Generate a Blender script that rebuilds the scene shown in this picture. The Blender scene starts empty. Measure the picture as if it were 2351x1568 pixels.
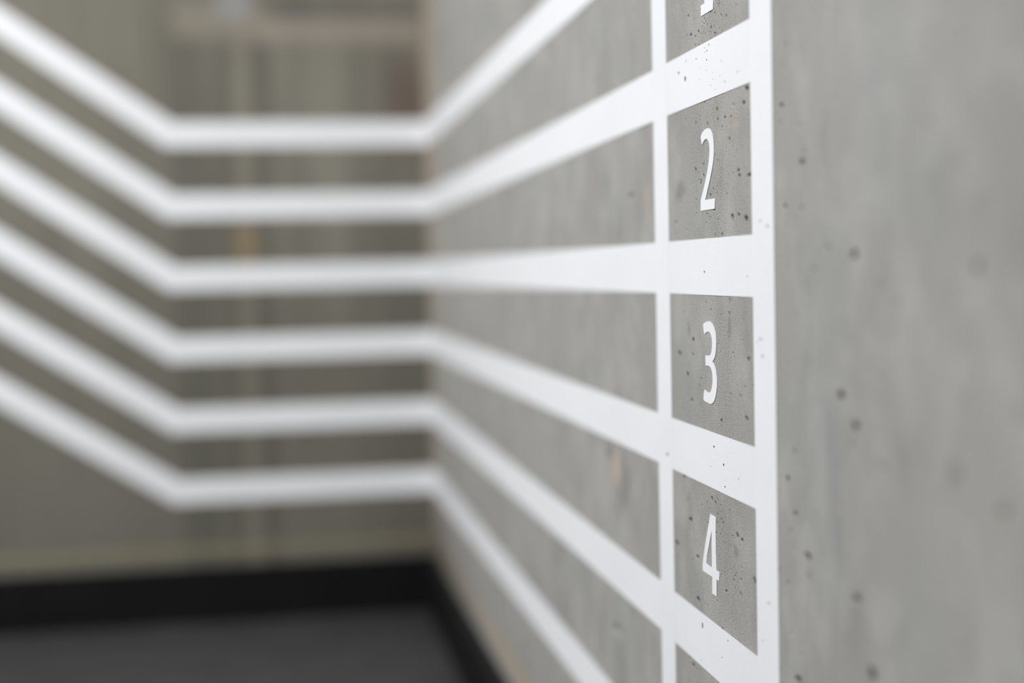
import bpy, bmesh, math
import numpy as np
from mathutils import Matrix, Vector

scene = bpy.context.scene
COL = scene.collection

# ------------------------------------------------------------------ camera
cam_data = bpy.data.cameras.new('camera')
cam = bpy.data.objects.new('camera', cam_data)
COL.objects.link(cam)
cam_data.sensor_width = 36.0
cam_data.sensor_fit = 'HORIZONTAL'
cam_data.lens = 50.0
cam_data.clip_start = 0.05
cam_data.dof.use_dof = True
cam_data.dof.focus_distance = 1.4482
cam_data.dof.aperture_fstop = 1.28
cam_data.dof.aperture_blades = 0
CAM_H = 0.955
CAM_D = 0.44385
d1 = Vector((-549.5, 150.0, -3265.28)).normalized()      # along the numbered wall, in camera axes
dn = Vector((0.0215, -1.0, 0.0))                          # straight down, in camera axes
dn.z = -(dn.x * d1.x + dn.y * d1.y) / d1.z
up = (-dn).normalized()
rt = d1.cross(up)
M = Matrix((rt, d1, up)).to_4x4()
M.translation = Vector((-CAM_D, 0.0, CAM_H))
cam.matrix_world = M
scene.camera = cam

# ------------------------------------------------------------------ light and exposure
vs = scene.view_settings
scene.display_settings.display_device = 'sRGB'
vs.view_transform = 'Standard'
vs.look = 'None'
vs.gamma = 1.0
vs.use_curve_mapping = False
vs.exposure = 0.0
world = bpy.data.worlds.new('world')
scene.world = world
world.use_nodes = True
bg = world.node_tree.nodes['Background']
bg.inputs['Color'].default_value = (0.93, 0.97, 1.0, 1)
bg.inputs['Strength'].default_value = 0.335


def area(name, loc, target, sx, sy, power, color):
    l = bpy.data.lights.new(name, 'AREA')
    l.shape = 'RECTANGLE'
    l.size = sx
    l.size_y = sy
    l.energy = power
    l.color = color
    o = bpy.data.objects.new(name, l)
    COL.objects.link(o)
    o.location = loc
    o.rotation_euler = (Vector(target) - Vector(loc)).to_track_quat('-Z', 'Y').to_euler()
    return o


# daylight falling down the stairwell from a rooflight up and to the left
area('rooflight', (-2.7, 1.0, 3.3), (-0.4, 2.4, 0.9), 2.0, 2.0, 132.0, (0.97, 0.985, 1.0))

# weaker unseen fill lamp, added to brighten the far wall's left end
area('left_fill', (-3.3, 2.3, 2.3), (-1.35, 4.085, 1.2), 1.0, 1.6, 46.0, (0.98, 0.99, 1.0))


# ------------------------------------------------------------------ helpers
def link(name, me, mats=(), parent=None, label=None, category=None, group=None, kind=None):
    o = bpy.data.objects.new(name, me)
    COL.objects.link(o)
    for m in mats:
        me.materials.append(m)
    if parent:
        o.parent = parent
    if label:
        o['label'] = label
    if category:
        o['category'] = category
    if group:
        o['group'] = group
    if kind:
        o['kind'] = kind
    return o


def box_bm(x0, x1, y0, y1, z0, z1, bevel=0.0):
    bm = bmesh.new()
    v = [bm.verts.new((x, y, z)) for x in (x0, x1) for y in (y0, y1) for z in (z0, z1)]
    for f in ((0, 1, 3, 2), (4, 6, 7, 5), (0, 4, 5, 1), (2, 3, 7, 6), (0, 2, 6, 4), (1, 5, 7, 3)):
        bm.faces.new([v[i] for i in f])
    bmesh.ops.recalc_face_normals(bm, faces=bm.faces)
    if bevel:
        bmesh.ops.bevel(bm, geom=list(bm.edges), offset=bevel, segments=3, profile=0.5, affect='EDGES')
    return bm


def bm_mesh(name, bm):
    me = bpy.data.meshes.new(name)
    bm.to_mesh(me)
    bm.free()
    return me


class NT:
    """small helper around a material node tree"""
    def __init__(self, name):
        self.m = bpy.data.materials.new(name)
        self.m.use_nodes = True
        self.t = self.m.node_tree
        self.b = self.t.nodes['Principled BSDF']
        self.co = self.n('ShaderNodeTexCoord').outputs['Object']

    def n(self, typ, **kw):
        nd = self.t.nodes.new(typ)
        for k, v in kw.items():
            setattr(nd, k, v)
        return nd

    def l(self, a, b):
        self.t.links.new(a, b)

    def scaled(self, s):
        mp = self.n('ShaderNodeMapping')
        mp.inputs['Scale'].default_value = s
        self.l(self.co, mp.inputs['Vector'])
        return mp.outputs['Vector']

    def noise(self, s, detail=4.0, rough=0.55, scale=1.0, off=0.0):
        mp = self.n('ShaderNodeMapping')
        mp.inputs['Scale'].default_value = s
        mp.inputs['Location'].default_value = (off, off * 1.7, off * 0.6)
        self.l(self.co, mp.inputs['Vector'])
        nz = self.n('ShaderNodeTexNoise')
        nz.inputs['Scale'].default_value = scale
        nz.inputs['Detail'].default_value = detail
        nz.inputs['Roughness'].default_value = rough
        self.l(mp.outputs['Vector'], nz.inputs['Vector'])
        return nz.outputs['Fac']

    def math(self, op, a, b=None, c=None, clamp=False):
        nd = self.n('ShaderNodeMath', operation=op, use_clamp=clamp)
        for i, v in enumerate((a, b, c)):
            if v is None:
                continue
            if isinstance(v, (int, float)):
                nd.inputs[i].default_value = v
            else:
                self.l(v, nd.inputs[i])
        return nd.outputs[0]

    def remap(self, v, a, b, c=0.0, d=1.0, smooth=True):
        nd = self.n('ShaderNodeMapRange')
        nd.interpolation_type = 'SMOOTHSTEP' if smooth else 'LINEAR'
        self.l(v, nd.inputs['Value'])
        for k, q in zip(('From Min', 'From Max', 'To Min', 'To Max'), (a, b, c, d)):
            nd.inputs[k].default_value = q
        return nd.outputs['Result']

    def mix(self, f, a, b, blend='MIX'):
        nd = self.n('ShaderNodeMix', data_type='RGBA', blend_type=blend)
        if isinstance(f, (int, float)):
            nd.inputs[0].default_value = f
        else:
            self.l(f, nd.inputs[0])
        for i, v in ((6, a), (7, b)):
            if isinstance(v, tuple):
                nd.inputs[i].default_value = (*v, 1)
            else:
                self.l(v, nd.inputs[i])
        return nd.outputs[2]

    def xyz(self):
        s = self.n('ShaderNodeSeparateXYZ')
        self.l(self.co, s.inputs[0])
        return s.outputs

    def band(self, v, c, w, soft):
        """1 inside c +- w, falling to 0 over soft"""
        d = self.math('ABSOLUTE', self.math('SUBTRACT', v, c))
        return self.remap(d, w, w + soft, 1.0, 0.0)

    def bump(self, h, dist, strength=1.0, prev=None):
        nd = self.n('ShaderNodeBump')
        nd.inputs['Strength'].default_value = strength
        nd.inputs['Distance'].default_value = dist
        self.l(h, nd.inputs['Height'])
        if prev:
            self.l(prev, nd.inputs['Normal'])
        return nd.outputs['Normal']


# ------------------------------------------------------------------ materials
def concrete_near():
    k = NT('fair_faced_concrete')
    x, y, z = k.xyz()
    big = k.noise((1, 5.0, 2.6), 3, 0.5, off=3.1)
    mid = k.noise((1, 13.0, 12.0), 3, 0.6, off=1.3)
    streak = k.noise((1, 15.0, 8.0), 3, 0.55, off=7.7)
    c = k.mix(k.remap(big, 0.3, 0.7), (0.306, 0.293, 0.270), (0.350, 0.339, 0.316))
    c = k.mix(k.math('MULTIPLY', k.remap(mid, 0.42, 0.68), 0.7), c, (0.425, 0.412, 0.385))
    c = k.mix(k.math('MULTIPLY', k.remap(streak, 0.52, 0.74), 0.5), c, (0.215, 0.213, 0.203))
    hue = k.noise((1, 8.0, 6.0), 2, 0.5, off=11.0)
    c = k.mix(k.math('MULTIPLY', k.remap(hue, 0.5, 0.72), 0.35), c, (0.345, 0.305, 0.272))
    c = k.mix(k.math('MULTIPLY', k.remap(hue, 0.5, 0.28), 0.30), c, (0.290, 0.312, 0.300))
    grain = k.noise((1, 420.0, 1050.0), 3, 0.75)
    c = k.mix(k.math('MULTIPLY', k.remap(grain, 0.53, 0.66), 0.9), c, (0.085, 0.081, 0.074))
    c = k.mix(k.math('MULTIPLY', k.remap(grain, 0.48, 0.34), 0.70), c, (0.66, 0.65, 0.62))
    # the form-board strip left at the inner corner and the sealant line above the skirting
    edge = k.math('MULTIPLY', k.band(y, 3.99, 0.14, 0.04), k.remap(z, 0.9, 1.5, 0.45, 0.85))
    c = k.mix(edge, c, (0.385, 0.315, 0.245))
    seal = k.math('MULTIPLY', k.band(z, 0.182, 0.012, 0.010), 0.75)
    c = k.mix(seal, c, (0.44, 0.34, 0.235))
    # marks stored per vertex: r painted hole shade and rust, g tan, b soot
    at = k.n('ShaderNodeAttribute', attribute_name='marks')
    s = k.n('ShaderNodeSeparateColor')
    k.l(at.outputs['Color'], s.inputs[0])
    c = k.mix(s.outputs[0], c, (0.026, 0.015, 0.012))
    c = k.mix(s.outputs[1], c, (0.46, 0.385, 0.31))
    c = k.mix(s.outputs[2], c, (0.15, 0.147, 0.138))
    k.l(c, k.b.inputs['Base Color'])
    k.b.inputs['Roughness'].default_value = 0.72
    k.b.inputs['Specular IOR Level'].default_value = 0.3
    nrm = k.bump(grain, 0.0005, 1.0)
    k.l(nrm, k.b.inputs['Normal'])
    return k.m


def concrete_far():
    k = NT('stained_concrete')
    x, y, z = k.xyz()
    big = k.noise((2.2, 1, 1.6), 3, 0.5, off=2.0)
    c = k.mix(k.remap(big, 0.3, 0.7), (0.185, 0.173, 0.140), (0.232, 0.219, 0.180))
    st = k.noise((16.0, 1, 1.1), 3, 0.6, off=5.0)
    c = k.mix(k.math('MULTIPLY', k.remap(st, 0.45, 0.75), 0.38), c, (0.105, 0.098, 0.078))
    c = k.mix(k.math('MULTIPLY', k.remap(st, 0.45, 0.25), 0.25), c, (0.25, 0.225, 0.185))
    # darker tone towards the floor, its upper edge broken up by noise
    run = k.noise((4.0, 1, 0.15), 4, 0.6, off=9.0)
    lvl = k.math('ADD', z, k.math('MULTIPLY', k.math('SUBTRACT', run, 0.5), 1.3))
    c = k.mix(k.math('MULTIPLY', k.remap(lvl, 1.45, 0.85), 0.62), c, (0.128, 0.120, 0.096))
    # run-off streaks below the day joint
    below = k.remap(z, 1.70, 1.58)
    for X, w, so, f, colr in ((-0.66, 0.030, 0.05, 0.45, (0.085, 0.082, 0.066)),
                              (-0.565, 0.012, 0.03, 0.40, (0.085, 0.082, 0.066)),
                              (-0.465, 0.012, 0.03, 0.45, (0.080, 0.075, 0.060)),
                              (-0.515, 0.010, 0.03, 0.22, (0.27, 0.24, 0.185)),
                              (-0.07, 0.035, 0.04, 0.34, (0.090, 0.080, 0.066)),
                              (-0.16, 0.040, 0.05, 0.20, (0.105, 0.098, 0.080))):
        m = k.math('MULTIPLY', k.math('MULTIPLY', k.band(x, X, w, so), below), f)
        c = k.mix(m, c, colr)
    rust = k.math('MULTIPLY', k.band(z, 1.43, 0.04, 0.16), k.band(x, -0.04, 0.02, 0.09))
    c = k.mix(k.math('MULTIPLY', rust, 0.6), c, (0.120, 0.075, 0.062))
    # pale day joint
    j1 = k.math('MULTIPLY', k.band(z, 1.643, 0.022, 0.025), k.band(x, -0.24, 0.20, 0.06))
    c = k.mix(k.math('MULTIPLY', j1, 0.75), c, (0.30, 0.26, 0.215))
    j2 = k.math('MULTIPLY', k.band(z, 1.67, 0.03, 0.04), k.band(x, -0.56, 0.11, 0.05))
    c = k.mix(k.math('MULTIPLY', j2, 0.5), c, (0.31, 0.265, 0.215))
    j3 = k.math('MULTIPLY', k.band(z, 1.73, 0.03, 0.05), k.band(x, -0.53, 0.015, 0.06))
    c = k.mix(k.math('MULTIPLY', j3, 0.6), c, (0.33, 0.33, 0.335))
    j4 = k.math('MULTIPLY', k.band(z, 1.712, 0.016, 0.03), k.band(x, -0.2, 0.22, 0.06))
    c = k.mix(k.math('MULTIPLY', j4, 0.5), c, (0.11, 0.10, 0.085))
    j5 = k.math('MULTIPLY', k.band(z, 1.04, 0.04, 0.03), k.band(x, -0.515, 0.02, 0.03))
    c = k.mix(k.math('MULTIPLY', j5, 0.6), c, (0.26, 0.19, 0.10))
    seal = k.math('MULTIPLY', k.band(z, 0.186, 0.006, 0.012), 0.6)
    c = k.mix(seal, c, (0.27, 0.235, 0.145))
    k.l(c, k.b.inputs['Base Color'])
    k.b.inputs['Roughness'].default_value = 0.8
    k.b.inputs['Specular IOR Level'].default_value = 0.25
    k.l(k.bump(k.noise((120, 120, 120), 4, 0.6), 0.002, 0.5), k.b.inputs['Normal'])
    return k.m


def paint():
    k = NT('white_wall_paint')
    n1 = k.noise((6, 6, 12), 3, 0.5, off=4.0)
    c = k.mix(k.remap(n1, 0.3, 0.7), (0.815, 0.815, 0.83), (0.84, 0.842, 0.855))
    g = k.noise((420, 420, 1050), 3, 0.7)
    c = k.mix(k.math('MULTIPLY', k.remap(g, 0.56, 0.70), 0.38), c, (0.52, 0.52, 0.53))
    k.l(c, k.b.inputs['Base Color'])
    k.b.inputs['Roughness'].default_value = 0.55
    k.b.inputs['Specular IOR Level'].default_value = 0.3
    k.l(k.bump(g, 0.0003, 0.6), k.b.inputs['Normal'])
    return k.m


def plain(name, col, rough, var=0.25, scale=8.0, spec=0.3):
    k = NT(name)
    n1 = k.noise((scale, scale, scale), 5, 0.6)
    c = k.mix(k.remap(n1, 0.3, 0.7), tuple(v * (1 - var) for v in col), tuple(v * (1 + var) for v in col))
    k.l(c, k.b.inputs['Base Color'])
    k.b.inputs['Roughness'].default_value = rough
    k.b.inputs['Specular IOR Level'].default_value = spec
    k.l(k.bump(k.noise((220, 220, 220), 3, 0.6), 0.001, 0.5), k.b.inputs['Normal'])
    return k.m


M_NEAR = concrete_near()
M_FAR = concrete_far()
M_PAINT = paint()
M_CHIP_DARK = plain('bare_concrete_chip', (0.06, 0.055, 0.055), 0.8)
M_CHIP_TEAL = plain('teal_primer_chip', (0.002, 0.085, 0.062), 0.6)
M_CHIP_GREY = plain('grey_paint_dent', (0.50, 0.50, 0.51), 0.6, 0.08)
M_FLOOR = plain('dark_grey_floor', (0.056, 0.055, 0.055), 0.45, 0.12, 6.0)
M_SKIRT = plain('black_skirting', (0.006, 0.006, 0.0065), 0.55, 0.15, 6.0, 0.15)
M_CEIL = plain('pale_plaster', (0.5, 0.5, 0.48), 0.9, 0.05)

# ------------------------------------------------------------------ measured marks on the numbered wall
# (distance along the wall, height, half width mm, half height mm, kind)
# kinds: 0 air hole, 1 rusty air hole, 2 faint hole, 3 tan mark, 4 rust stain, 5 pale speck, 6 grey smudge
P1 = [(1.4393, 1.1997, 2.5, 1.2, 0), (1.4663, 1.2009, 3.3, 1.1, 0), (1.4492, 1.1966, 2.5, 0.7, 0), (1.4742, 1.2222, 2.6, 0.8, 0), (1.4293, 1.2201, 1.4, 1.0, 0), (1.3968, 1.2122, 2.1, 0.6, 0), (1.3828, 1.2089, 1.3, 0.8, 0), (1.3844, 1.1887, 1.6, 0.8, 0), (1.3688, 1.1904, 0.9, 1.0, 0), (1.4166, 1.2082, 1.4, 0.5, 0), (1.4132, 1.2051, 1.3, 0.5, 0), (1.4085, 1.202, 1.3, 0.5, 0), (1.3857, 1.196, 0.9, 1.1, 0), (1.363, 1.2034, 1.3, 0.8, 1), (1.3472, 1.1997, 1.9, 0.8, 1), (1.3698, 1.2183, 1.3, 0.9, 0), (1.4519, 1.1877, 1.8, 0.7, 0), (1.5187, 1.2365, 3.5, 0.8, 2), (1.316, 1.2045, 1.8, 0.6, 1), (1.3298, 1.1903, 1.6, 0.6, 2), (1.413, 1.196, 1.0, 0.4, 0), (1.4267, 1.2027, 1.4, 0.4, 0), (1.402, 1.2095, 1.0, 0.4, 0), (1.3742, 1.2156, 1.3, 0.4, 0)]
P2 = [(1.3797, 1.112, 2.5, 1.9, 0), (1.3786, 1.1024, 2.0, 1.1, 0), (1.3424, 1.0795, 2.3, 1.3, 1), (1.453, 1.1071, 2.2, 0.8, 0), (1.4566, 1.0582, 3.3, 1.4, 0), (1.4278, 1.0615, 1.9, 1.0, 0), (1.4284, 1.0498, 2.2, 1.4, 0), (1.4389, 1.0429, 2.2, 0.8, 0), (1.4064, 1.0285, 2.1, 1.2, 0), (1.38, 1.0614, 1.5, 0.7, 0), (1.3165, 1.0472, 3.2, 1.2, 1), (1.314, 1.0416, 2.7, 1.6, 1), (1.2843, 1.0405, 5.4, 1.4, 1), (1.3368, 1.0031, 3.3, 2.5, 0), (1.3178, 1.0044, 3.6, 1.6, 1), (1.296, 1.0003, 4.4, 2.5, 0), (1.2893, 1.1216, 4.7, 1.9, 1), (1.2986, 1.1094, 3.9, 1.5, 1), (1.3284, 1.1108, 3.2, 1.5, 2), (1.3368, 1.1007, 1.9, 0.9, 0), (1.3933, 1.0127, 2.0, 0.9, 0), (1.4192, 1.0099, 1.5, 0.7, 0), (1.3691, 0.9872, 2.2, 1.2, 0), (1.3915, 0.9876, 1.3, 0.8, 0), (1.4891, 1.1147, 2.8, 0.8, 2), (1.5336, 1.0051, 4.9, 1.4, 2), (1.3557, 1.1017, 2.9, 0.9, 1), (1.3627, 1.086, 2.9, 2.0, 5), (1.3233, 1.0916, 6.0, 5.1, 4), (1.2821, 1.0083, 3.0, 4.3, 4), (1.547, 1.0921, 9.2, 6.8, 4), (1.5137, 1.0391, 14.7, 9.2, 6)]
P3 = [(1.3509, 0.9087, 2.0, 1.3, 0), (1.4743, 0.8775, 3.9, 1.6, 0), (1.5266, 0.8599, 4.8, 2.0, 0), (1.497, 0.8384, 4.7, 2.0, 0), (1.4763, 0.8613, 2.8, 1.2, 0), (1.2948, 0.8665, 3.5, 1.9, 1), (1.3102, 0.8837, 2.3, 1.0, 2), (1.3802, 0.7991, 2.5, 1.7, 0), (1.302, 0.8091, 4.0, 1.9, 1), (1.3482, 0.8286, 1.5, 0.7, 1), (1.4823, 0.8116, 4.0, 1.2, 0), (1.3861, 0.8772, 1.3, 0.6, 0), (1.3767, 0.9068, 1.0, 0.5, 0), (1.4094, 0.9111, 1.3, 1.0, 0), (1.3048, 0.8395, 1.8, 0.8, 0), (1.3397, 0.8702, 1.8, 0.9, 1), (1.4434, 0.877, 2.4, 0.8, 5), (1.3192, 0.8291, 2.7, 1.4, 2), (1.3506, 0.8935, 4.8, 9.1, 6), (1.4897, 0.8885, 4.0, 8.3, 6), (1.3469, 0.9231, 4.7, 2.3, 6), (1.3065, 0.8966, 3.6, 3.7, 4)]
P4 = [(1.4157, 0.7143, 3.1, 1.8, 0), (1.4044, 0.7121, 2.1, 1.1, 0), (1.4939, 0.6789, 4.7, 2.2, 0), (1.4918, 0.6638, 4.1, 4.3, 3), (1.3343, 0.6903, 3.3, 2.6, 0), (1.3205, 0.6879, 2.8, 1.9, 1), (1.35, 0.687, 1.9, 0.8, 0), (1.3799, 0.6945, 1.5, 1.1, 0), (1.3863, 0.6977, 1.3, 1.0, 0), (1.4696, 0.6425, 5.1, 1.4, 0), (1.5497, 0.6429, 6.3, 2.2, 0), (1.4308, 0.6861, 2.2, 1.0, 0), (1.3716, 0.6269, 2.0, 1.3, 0), (1.3471, 0.6433, 1.6, 1.1, 0), (1.3269, 0.6337, 2.3, 2.0, 1), (1.2852, 0.6558, 4.4, 2.3, 0), (1.2762, 0.6632, 3.0, 2.2, 1), (1.4697, 0.5961, 5.1, 2.2, 0), (1.4472, 0.6036, 3.8, 2.1, 3), (1.4699, 0.591, 3.9, 1.7, 3), (1.432, 0.6274, 2.1, 1.6, 3), (1.3874, 0.5843, 2.5, 1.0, 0), (1.4925, 0.5179, 4.7, 1.7, 0), (1.5033, 0.5227, 4.2, 1.8, 2), (1.5161, 0.7235, 4.2, 1.4, 0), (1.4516, 0.7014, 3.8, 1.0, 2), (1.5027, 0.6991, 3.6, 1.2, 2), (1.3388, 0.673, 7.1, 4.6, 6)]
P5 = [(1.1981, 1.0953, 3.7, 1.6, 0), (1.1509, 1.0422, 4.7, 2.3, 0), (1.1442, 1.051, 3.8, 3.9, 6), (1.1919, 1.0067, 3.2, 1.6, 0), (1.0429, 0.9623, 5.3, 2.9, 0), (1.0958, 0.9676, 4.7, 2.6, 2), (0.848, 0.951, 4.1, 3.2, 0), (0.8464, 0.9888, 3.7, 2.4, 2), (1.1542, 1.0738, 3.4, 1.7, 2), (1.1872, 1.146, 3.2, 1.3, 2), (1.1242, 0.9527, 3.2, 3.1, 6), (0.9963, 0.9396, 3.3, 2.8, 6)]
P6 = [(1.147, 0.7062, 6.4, 2.6, 0), (1.1801, 0.7038, 6.8, 2.6, 4), (1.1724, 0.5925, 6.7, 2.7, 0), (1.072, 0.8508, 5.6, 3.0, 0), (1.0432, 0.8293, 5.4, 2.8, 0), (1.0508, 0.8124, 4.3, 2.2, 2), (0.9909, 0.8028, 5.5, 2.7, 2), (1.0763, 0.7577, 6.8, 2.8, 4), (0.8234, 0.7936, 5.7, 4.1, 4), (0.8176, 0.7981, 3.4, 2.9, 0), (1.0435, 0.6934, 5.4, 2.9, 0), (1.0431, 0.6788, 3.6, 2.2, 2), (1.0159, 0.6408, 6.8, 4.4, 0), (1.1931, 0.7659, 3.3, 2.5, 0), (1.1758, 0.7382, 4.0, 1.8, 0), (1.1886, 0.7204, 3.2, 1.5, 2), (1.1962, 0.6724, 3.7, 2.0, 2), (1.1884, 0.6292, 3.2, 2.0, 2), (1.1685, 0.6162, 3.1, 1.7, 2), (0.7948, 0.8629, 6.4, 5.0, 6), (0.8812, 0.8138, 6.6, 8.8, 6), (1.1445, 0.6907, 3.8, 3.2, 6)]
P7 = [(1.7315, 1.0452, 13.0, 3.7, 2), (1.6526, 1.0352, 13.8, 23.3, 4), (1.8332, 0.6918, 26.7, 26.6, 3), (1.7845, 0.6766, 23.0, 31.6, 6), (1.8713, 0.7116, 20.2, 12.0, 6), (1.84, 0.4691, 24.6, 7.9, 2)]
K1 = [(1.4017, 1.1801, 1.3, 0.7, 0), (1.4088, 1.175, 1.3, 0.7, 0), (1.4103, 1.1661, 1.2, 0.7, 0), (1.4154, 1.1745, 1.0, 0.3, 0), (1.4173, 1.1791, 0.9, 0.3, 0), (1.4461, 1.1724, 1.4, 0.7, 1), (1.4871, 1.1573, 3.0, 2.4, 1), (1.5115, 1.1669, 2.7, 1.3, 1), (1.4132, 1.1558, 0.8, 0.3, 0), (1.3912, 1.1508, 0.8, 0.3, 0), (1.3896, 1.1438, 0.9, 0.4, 0), (1.3979, 1.1386, 1.0, 0.4, 0), (1.3837, 1.133, 0.8, 0.3, 0), (1.4352, 1.1608, 0.9, 0.4, 2), (1.4357, 1.15, 1.4, 0.6, 2), (1.3674, 1.1443, 0.9, 0.4, 0), (1.313, 1.1403, 1.8, 1.1, 2), (1.3519, 1.1362, 1.6, 1.3, 2), (1.4831, 1.1759, 1.9, 1.3, 2), (1.3622, 1.158, 1.0, 1.2, 2), (1.4153, 1.2204, 1.1, 0.5, 0), (1.4067, 1.2184, 0.8, 0.4, 0), (1.4102, 1.218, 0.7, 0.3, 0)]
K2 = [(1.4285, 0.9499, 1.6, 1.1, 1), (1.4043, 0.7699, 1.8, 1.2, 0), (1.3732, 0.7553, 2.2, 1.1, 0), (1.4146, 0.748, 1.5, 0.7, 2), (1.3698, 0.7333, 1.5, 0.9, 0), (1.3268, 0.7476, 1.9, 1.1, 2), (1.2921, 0.9452, 2.2, 0.9, 2), (1.5801, 0.7402, 5.2, 1.2, 1), (1.2571, 0.8873, 3.8, 1.5, 2), (1.2523, 0.8717, 3.7, 1.5, 2), (1.2656, 0.8845, 2.1, 0.8, 2)]
K3 = [(1.2348, 0.9909, 4.0, 1.6, 2), (1.2542, 0.9961, 2.9, 1.1, 2)]
K4 = [(1.4537, 0.5716, 2.2, 3.0, 1), (1.3669, 0.5772, 1.2, 0.7, 0), (1.2614, 0.6041, 2.1, 1.0, 2), (1.2434, 0.6437, 3.3, 1.4, 2), (1.3868, 0.5547, 1.3, 0.5, 0), (1.4601, 0.5326, 2.3, 0.7, 2), (1.4187, 0.6624, 1.6, 0.6, 0), (1.3901, 0.6702, 1.1, 0.4, 0)]
G2 = [(1.434, 1.0903), (1.4296, 1.0934), (1.4231, 1.0954), (1.4157, 1.0965), (1.4085, 1.0964), (1.4024, 1.0948), (1.397, 1.0917), (1.3932, 1.087), (1.3912, 1.0807), (1.3905, 1.0745), (1.3912, 1.0678), (1.3936, 1.0606), (1.3971, 1.0547), (1.402, 1.0476), (1.407, 1.0411), (1.4125, 1.0352), (1.4174, 1.0292), (1.4218, 1.0241), (1.3897, 1.024), (1.3902, 1.0136), (1.4383, 1.0135), (1.4377, 1.0243), (1.4305, 1.0319), (1.4227, 1.0408), (1.4171, 1.048), (1.411, 1.0569), (1.4068, 1.066), (1.4049, 1.0726), (1.4052, 1.0776), (1.4073, 1.0822), (1.4105, 1.0848), (1.4146, 1.0861), (1.4194, 1.086), (1.4243, 1.0847), (1.4302, 1.0819), (1.4322, 1.0845)]
G3 = [(1.4356, 0.8944), (1.4308, 0.8964), (1.4244, 0.8979), (1.418, 0.8985), (1.4124, 0.8984), (1.4063, 0.897), (1.4007, 0.8942), (1.3958, 0.89), (1.3929, 0.8851), (1.3918, 0.8789), (1.3925, 0.8726), (1.3944, 0.8669), (1.3985, 0.8617), (1.4055, 0.8576), (1.4001, 0.8547), (1.3956, 0.8506), (1.3928, 0.8452), (1.3912, 0.839), (1.3917, 0.8327), (1.3941, 0.8263), (1.398, 0.8203), (1.4033, 0.8161), (1.4096, 0.8138), (1.4153, 0.8131), (1.4253, 0.8138), (1.438, 0.8158), (1.4345, 0.8266), (1.4269, 0.8247), (1.4195, 0.8245), (1.4143, 0.8254), (1.4104, 0.8281), (1.4072, 0.8334), (1.4057, 0.8392), (1.4065, 0.8442), (1.4086, 0.8485), (1.413, 0.8515), (1.4192, 0.8524), (1.429, 0.8522), (1.4293, 0.8626), (1.4177, 0.863), (1.4124, 0.8641), (1.4085, 0.8674), (1.4062, 0.8726), (1.4055, 0.8777), (1.407, 0.882), (1.4097, 0.8857), (1.4144, 0.8877), (1.4192, 0.8878), (1.4249, 0.8871), (1.4316, 0.8852)]
G4 = [(1.4203, 0.6972), (1.403, 0.697), (1.403, 0.6802), (1.4028, 0.6586), (1.4028, 0.6414), (1.3929, 0.6418), (1.393, 0.6323), (1.4015, 0.6321), (1.4024, 0.6143), (1.4173, 0.6142), (1.4165, 0.6318), (1.4496, 0.6314), (1.45, 0.6379), (1.4462, 0.6475), (1.4402, 0.6605), (1.433, 0.6742), (1.4261, 0.6864)]
G4h = [(1.4162, 0.6804), (1.4172, 0.6686), (1.417, 0.6558), (1.4173, 0.6413), (1.4261, 0.6411), (1.4372, 0.6421), (1.433, 0.6521), (1.4273, 0.6616), (1.4208, 0.6731)]
G1 = [(1.4148, 1.2273), (1.4159, 1.2237), (1.4272, 1.2235), (1.4289, 1.2134), (1.3869, 1.2127), (1.3879, 1.2222)]

G2C = [17, 18, 19, 20, 21, 33]
G3C = [13, 26, 27, 37, 38, 48]


YF = 4.085            # the far wall
XL = -3.4            # the far wall's left end
YB = -1.3            # the walls' near end
ZF = -0.022          # the landing floor
ZT = 3.0             # top of the walls
rng = np.random.default_rng(7)


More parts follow.
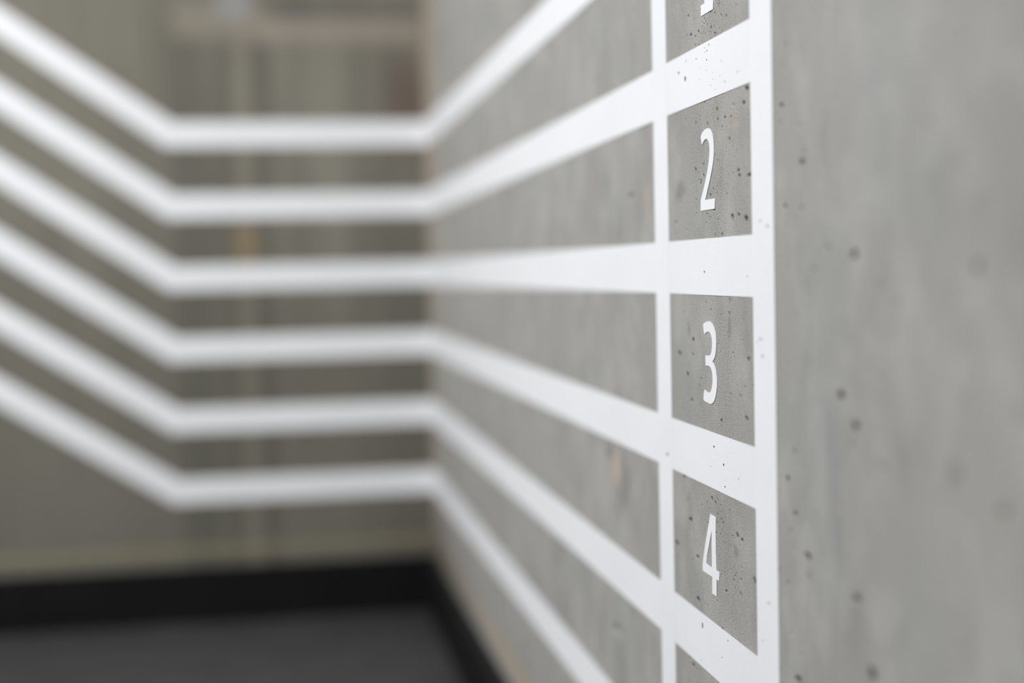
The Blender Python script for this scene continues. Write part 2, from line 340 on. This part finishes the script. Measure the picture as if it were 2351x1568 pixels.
# ------------------------------------------------------------------ numbered wall with its air holes
def build_numbered_wall():
    y0, y1, z0, z1 = 0.74, 1.96, 0.38, 1.36
    ys = np.arange(y0, y1 + 1e-9, 0.0012)
    zs = np.arange(z0, z1 + 1e-9, 0.0007)
    ny, nz = len(ys), len(zs)
    Y, Z = np.meshgrid(ys, zs, indexing='ij')
    depth = np.zeros_like(Y)
    marks = np.zeros((ny, nz, 4), dtype=np.float32)
    marks[..., 3] = 1

    def stamp(y, z, ry, rz, kind):
        soft = kind >= 3
        R = 2.2 if soft else 1.5
        i0, i1 = np.searchsorted(ys, (y - ry * R, y + ry * R))
        j0, j1 = np.searchsorted(zs, (z - rz * R, z + rz * R))
        if i1 <= i0 or j1 <= j0:
            return
        yy = (Y[i0:i1, j0:j1] - y) / ry
        zz = (Z[i0:i1, j0:j1] - z) / rz
        a = np.arctan2(zz, yy)
        ph = rng.uniform(0, 6.28, 3)
        wob = 1 + 0.13 * np.sin(2 * a + ph[0]) + 0.10 * np.sin(3 * a + ph[1]) + 0.06 * np.sin(5 * a + ph[2])
        r = np.sqrt(yy * yy + zz * zz) / wob
        d = depth[i0:i1, j0:j1]
        mk = marks[i0:i1, j0:j1]
        if not soft:
            bowl = np.clip(1 - r * r, 0, 1) ** 0.5
            dp = min(ry, rz) * (1.9 if kind < 2 else 0.6)
            np.maximum(d, bowl * dp, out=d)
            amount = {0: 0.96, 1: 0.82, 2: 0.20}[kind]
            np.maximum(mk[..., 0], np.clip((1.15 - r) * 3.5, 0, 1) * amount, out=mk[..., 0])  # darkens the holes in colour, deepening the shade of the dents
        elif kind in (3, 4, 5):
            w = np.clip(1.4 - r, 0, 1)
            w = w * w * (3 - 2 * w)
            np.maximum(mk[..., 1], w * {3: 0.95, 4: 0.45, 5: 0.9}[kind], out=mk[..., 1])
        else:
            w = np.clip(1.8 - r, 0, 1.4) / 1.4
            np.maximum(mk[..., 2], w * w * (3 - 2 * w) * 0.45, out=mk[..., 2])

    for lst in (P1, P2, P3, P4, P5, P6, P7):
        for (y, z, a, b, kind) in lst:
            stamp(y, z, a / 1000, b / 1000 * (1.15 if kind < 3 else 1.0), kind)
    # the many pin holes between them, gathered in loose clusters
    for cy, cz, n in ((1.41, 1.20, 70), (1.39, 1.10, 20), (1.41, 0.70, 60), (1.38, 0.63, 40), (1.40, 0.80, 25),
                      (1.37, 0.55, 25), (1.42, 1.03, 25)):
        for _ in range(n):
            s = rng.uniform(0.5, 1.25)
            stamp(cy + rng.normal(0, 0.035), cz + rng.normal(0, 0.035), 0.0011 * s, 0.0006 * s, 0)
    for _ in range(260):
        s = rng.uniform(0.6, 1.5)
        stamp(rng.uniform(y0 + .01, y1 - .01), rng.uniform(z0 + .01, z1 - .01), 0.0014 * s, 0.0009 * s,
              int(rng.choice([0, 1, 2])))
    depth[0, :] = depth[-1, :] = 0
    depth[:, 0] = depth[:, -1] = 0
    co = np.empty((ny * nz + 16, 3), dtype=np.float32)
    co[:ny * nz, 0] = depth.ravel()
    co[:ny * nz, 1] = Y.ravel()
    co[:ny * nz, 2] = Z.ravel()
    base = ny * nz
    y1e, z1e = ys[-1], zs[-1]
    ring = [(YB, ZF), (y0, ZF), (y1e, ZF), (YF, ZF), (YB, z0), (YF, z0), (YB, z1e), (YF, z1e), (YB, ZT), (y0, ZT), (y1e, ZT), (YF, ZT)]
    for i, (a, b) in enumerate(ring):
        co[base + i] = (0, a, b)
    for i, (a, b) in enumerate(((YB, ZF), (YF, ZF), (YF, ZT), (YB, ZT))):
        co[base + 12 + i] = (0.24, a, b)
    idx = np.arange(ny * nz).reshape(ny, nz)
    q = np.stack([idx[:-1, :-1], idx[:-1, 1:], idx[1:, 1:], idx[1:, :-1]], axis=-1).reshape(-1, 4)
    c00, c10, c01, c11 = idx[0, 0], idx[-1, 0], idx[0, -1], idx[-1, -1]
    r = [base + i for i in range(12)]
    b = [base + 12 + i for i in range(4)]
    extra = [(r[0], r[4], c00, r[1]), (r[1], c00, c10, r[2]), (r[2], c10, r[5], r[3]),
             (r[4], r[6], c01, c00), (c10, c11, r[7], r[5]),
             (r[6], r[8], r[9], c01), (c01, r[9], r[10], c11), (c11, r[10], r[11], r[7]),
             (b[0], b[1], b[2], b[3]), (r[0], b[0], b[3], r[8]), (r[3], r[11], b[2], b[1]),
             (r[0], r[3], b[1], b[0]), (r[8], b[3], b[2], r[11])]
    q = np.concatenate([q, np.array(extra)]).astype(np.int32)
    me = bpy.data.meshes.new('wall_right')
    me.vertices.add(len(co))
    me.vertices.foreach_set('co', co.ravel())
    me.loops.add(q.size)
    me.loops.foreach_set('vertex_index', q.ravel())
    me.polygons.add(len(q))
    me.polygons.foreach_set('loop_start', np.arange(0, q.size, 4, dtype=np.int32))
    me.update(calc_edges=True)
    at = me.attributes.new('marks', 'FLOAT_COLOR', 'POINT')
    full = np.zeros((len(co), 4), dtype=np.float32)
    full[:, 3] = 1
    full[:ny * nz] = marks.reshape(-1, 4)
    at.data.foreach_set('color', full.ravel())
    return link('wall_right', me, [M_NEAR], kind='structure',
                label='pale grey concrete wall carrying the numbered white stripes', category='wall')


build_numbered_wall()

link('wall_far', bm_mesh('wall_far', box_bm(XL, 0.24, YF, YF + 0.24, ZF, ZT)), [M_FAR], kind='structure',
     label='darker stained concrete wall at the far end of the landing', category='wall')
link('floor', bm_mesh('floor', box_bm(XL, 0.24, YB, YF + 0.24, ZF - 0.2, ZF)), [M_FLOOR], kind='structure',
     label='dark grey landing floor below the far wall', category='floor')


# ------------------------------------------------------------------ skirtings
link('baseboard_far', bm_mesh('baseboard_far', box_bm(XL, 0.0, YF - 0.012, YF, ZF, 0.138, 0.003)), [M_SKIRT], kind='structure',
     label='black skirting along the foot of the far wall', category='baseboard')
link('baseboard_right', bm_mesh('baseboard_right', box_bm(-0.03, 0.0, YB, YF - 0.012, ZF, 0.130, 0.003)), [M_SKIRT], kind='structure',
     label='black skirting along the foot of the numbered wall', category='baseboard')


# ------------------------------------------------------------------ painted lines and numerals
T = 0.0006     # thickness of the paint film
W = 0.0585     # width of the painted lines at the numerals
WF = 0.071     # width of the stripes on the far wall, where they were painted fatter
PITCH = 0.2
Z3 = 0.955     # height of the third stripe


def chips(bm, lst, t, mat_index={0: 1, 1: 2, 2: 3}):
    """small bare spots in the paint on the numbered wall"""
    for (y, z, a, b, kind) in lst:
        ph = rng.uniform(0, 6.28, 2)
        vs_ = []
        for i in range(14):
            an = 2 * math.pi * i / 14
            r = 1 + 0.16 * math.sin(2 * an + ph[0]) + 0.12 * math.sin(3 * an + ph[1])
            vs_.append(bm.verts.new((-t - 0.00012, y + a / 1000 * r * math.cos(an), z + b / 1000 * r * math.sin(an))))
        f = bm.faces.new(vs_)
        f.material_index = mat_index[kind]
        f.normal_update()
        if f.normal.x > 0:
            f.normal_flip()


def strip(bm, A, B, off):
    """paint film between two equally long rows of points, raised by off towards the room"""
    n = len(A)
    lo = [(bm.verts.new(Vector(a) + o * 0.3), bm.verts.new(Vector(b) + o * 0.3)) for a, b, o in zip(A, B, off)]
    hi = [(bm.verts.new(Vector(a) + o), bm.verts.new(Vector(b) + o)) for a, b, o in zip(A, B, off)]
    for i in range(n - 1):
        bm.faces.new((hi[i][0], hi[i][1], hi[i + 1][1], hi[i + 1][0]))
        bm.faces.new((lo[i][0], hi[i][0], hi[i + 1][0], lo[i + 1][0]))
        bm.faces.new((lo[i][1], lo[i + 1][1], hi[i + 1][1], hi[i][1]))
    bm.faces.new((lo[0][0], lo[0][1], hi[0][1], hi[0][0]))
    bm.faces.new((lo[-1][0], hi[-1][0], hi[-1][1], lo[-1][1]))
    bmesh.ops.recalc_face_normals(bm, faces=bm.faces)


ALL_CHIPS = K1 + K2 + K3 + K4
Y_THIN = (1.5600, 1.6190)
Y_EDGE = (1.2186, 1.2770)
BEND_X = (-0.716, -0.718, -0.720, -0.722, -0.724, -0.726)
SLOPE = (0.695, 0.685, 0.675, 0.665, 0.652, 0.640)
PLACE = ('topmost of the six white stripes, rising to the numeral 1 cell',
         'second white stripe from the top, ending between numerals 1 and 2',
         'third white stripe from the top, level between numerals 2 and 3',
         'fourth white stripe from the top, ending between numerals 3 and 4',
         'fifth white stripe from the top, ending just below numeral 4',
         'lowest of the six white stripes, just above the black skirting')
MATS = [M_PAINT, M_CHIP_DARK, M_CHIP_TEAL, M_CHIP_GREY]
for i in range(6):
    zc = Z3 + (2 - i) * PITCH
    za, zb = zc + W / 2, zc - W / 2
    fa, fb = zc + WF / 2, zc - WF / 2
    s = SLOPE[i]
    h = WF * (math.sqrt(1 + s * s) - 1) / s / 2          # miter shift at the bend
    bx = BEND_X[i]
    xe = -2.6
    dv = WF * math.sqrt(1 + s * s) / 2                    # half height of the slanted run
    ze = zc + (bx - xe) * s
    ey = Vector((0, -T, 0))
    ex = Vector((-T, 0, 0))
    root = bpy.data.objects.new('painted_stripe', None)
    COL.objects.link(root)
    root.location = (0, YF, zc)
    root['label'] = PLACE[i]
    root['category'] = 'stripe'
    root['group'] = 'white stripes running round the stairwell walls'
    P0 = Vector((0, YF, zc))

    def loc(pts):
        return [Vector(p) - P0 for p in pts]
    bm = bmesh.new()
    ys_ = (Y_EDGE[0] + 0.002, Y_THIN[1])
    strip(bm, [(0, ys_[0], za), (0, ys_[1], za), (0, YF - T, fa)], [(0, ys_[0], zb), (0, ys_[1], zb), (0, YF - T, fb)], [ex] * 3)
    chips(bm, [c for c in ALL_CHIPS if zb < c[1] < za and c[0] > Y_EDGE[1]], T)
    bmesh.ops.translate(bm, verts=bm.verts, vec=-P0)
    link('side_wall_run', bm_mesh('side_wall_run', bm), MATS, root)
    bm = bmesh.new()
    strip(bm, loc([(-0.0002, YF, fa), (bx + h, YF, fa)]), loc([(-0.0002, YF, fb), (bx - h, YF, fb)]), [ey] * 2)
    link('level_run', bm_mesh('level_run', bm), [M_PAINT], root)
    bm = bmesh.new()
    strip(bm, loc([(bx + h, YF, fa), (xe, YF, ze + dv)]), loc([(bx - h, YF, fb), (xe, YF, ze - dv)]), [ey] * 2)
    link('slanting_run', bm_mesh('slanting_run', bm), [M_PAINT], root)

for (ya, yb), lab in ((Y_THIN, 'upright white line left of the numerals, crossing the stripes'),
                      (Y_EDGE, 'upright white line right of the numerals where the stripes end')):
    bm = bmesh.new()
    t2 = T + 0.0002
    strip(bm, [(0, yb, 0.30), (0, yb, 2.0)], [(0, ya, 0.30), (0, ya, 2.0)], [Vector((-t2, 0, 0))] * 2)
    chips(bm, [c for c in ALL_CHIPS if ya < c[0] < yb], t2)
    link('painted_upright_line', bm_mesh('painted_upright_line', bm), MATS, label=lab, category='line',
         group='upright lines framing the numerals')


def smooth_loop(pts, corners, n=3):
    """round a closed outline with a Catmull-Rom curve, keeping the listed corners sharp"""
    P = [Vector(p).to_2d() if len(p) == 3 else Vector(p) for p in pts]
    m = len(P)
    out = []
    for i in range(m):
        p1, p2 = P[i], P[(i + 1) % m]
        p0 = P[i - 1] if i not in corners else p1 - (p2 - p1)
        p3 = P[(i + 2) % m] if (i + 1) % m not in corners else p2 + (p2 - p1)
        for j in range(n):
            t = j / n
            out.append(0.5 * ((2 * p1) + (p2 - p0) * t + (2 * p0 - 5 * p1 + 4 * p2 - p3) * t * t
                              + (3 * p1 - p0 - 3 * p2 + p3) * t ** 3))
    return [tuple(v) for v in out]


def numeral(loops, label):
    cu = bpy.data.curves.new('numeral_outline', 'CURVE')
    cu.dimensions = '2D'
    cu.fill_mode = 'BOTH'
    cu.extrude = T / 2
    for lp in loops:
        sp = cu.splines.new('POLY')
        sp.points.add(len(lp) - 1)
        for p, (y, z) in zip(sp.points, lp):
            p.co = (-y, z, 0, 1)
        sp.use_cyclic_u = True
    tmp = bpy.data.objects.new('numeral_outline', cu)
    COL.objects.link(tmp)
    dg = bpy.context.evaluated_depsgraph_get()
    dg.update()
    me = bpy.data.meshes.new_from_object(tmp.evaluated_get(dg))
    bpy.data.objects.remove(tmp)
    # curve plane (x right, y up, facing +z) -> wall plane facing -X
    me.transform(Matrix(((0, 0, -1, -T * 0.75), (-1, 0, 0, 0), (0, 1, 0, 0), (0, 0, 0, 1))))
    me.materials.clear()
    me.name = 'painted_numeral'
    return link('painted_numeral', me, [M_PAINT], label=label, category='numeral',
                group='white numerals in the cells between the stripes')


# numeral 1: foot bar and stem
one = [(1.4148, 1.2850), (1.4148, 1.2240), (1.4275, 1.2240), (1.4275, 1.2130), (1.3865, 1.2130), (1.3865, 1.2240),
       (1.3990, 1.2240), (1.3990, 1.3000), (1.4110, 1.3000), (1.4300, 1.2905), (1.4280, 1.2800)]
numeral([one], 'white numeral 1 cut by the top of the view, in the highest cell')
numeral([smooth_loop(G2, {1000, G2C[0], G2C[1], G2C[2], G2C[3], G2C[4], G2C[5]})], 'white numeral 2 in the cell between second and third stripes')
numeral([smooth_loop(G3, set(G3C))], 'white numeral 3 in the cell between third and fourth stripes')
numeral([G4, G4h], 'white numeral 4 in the cell between fourth and fifth stripes')
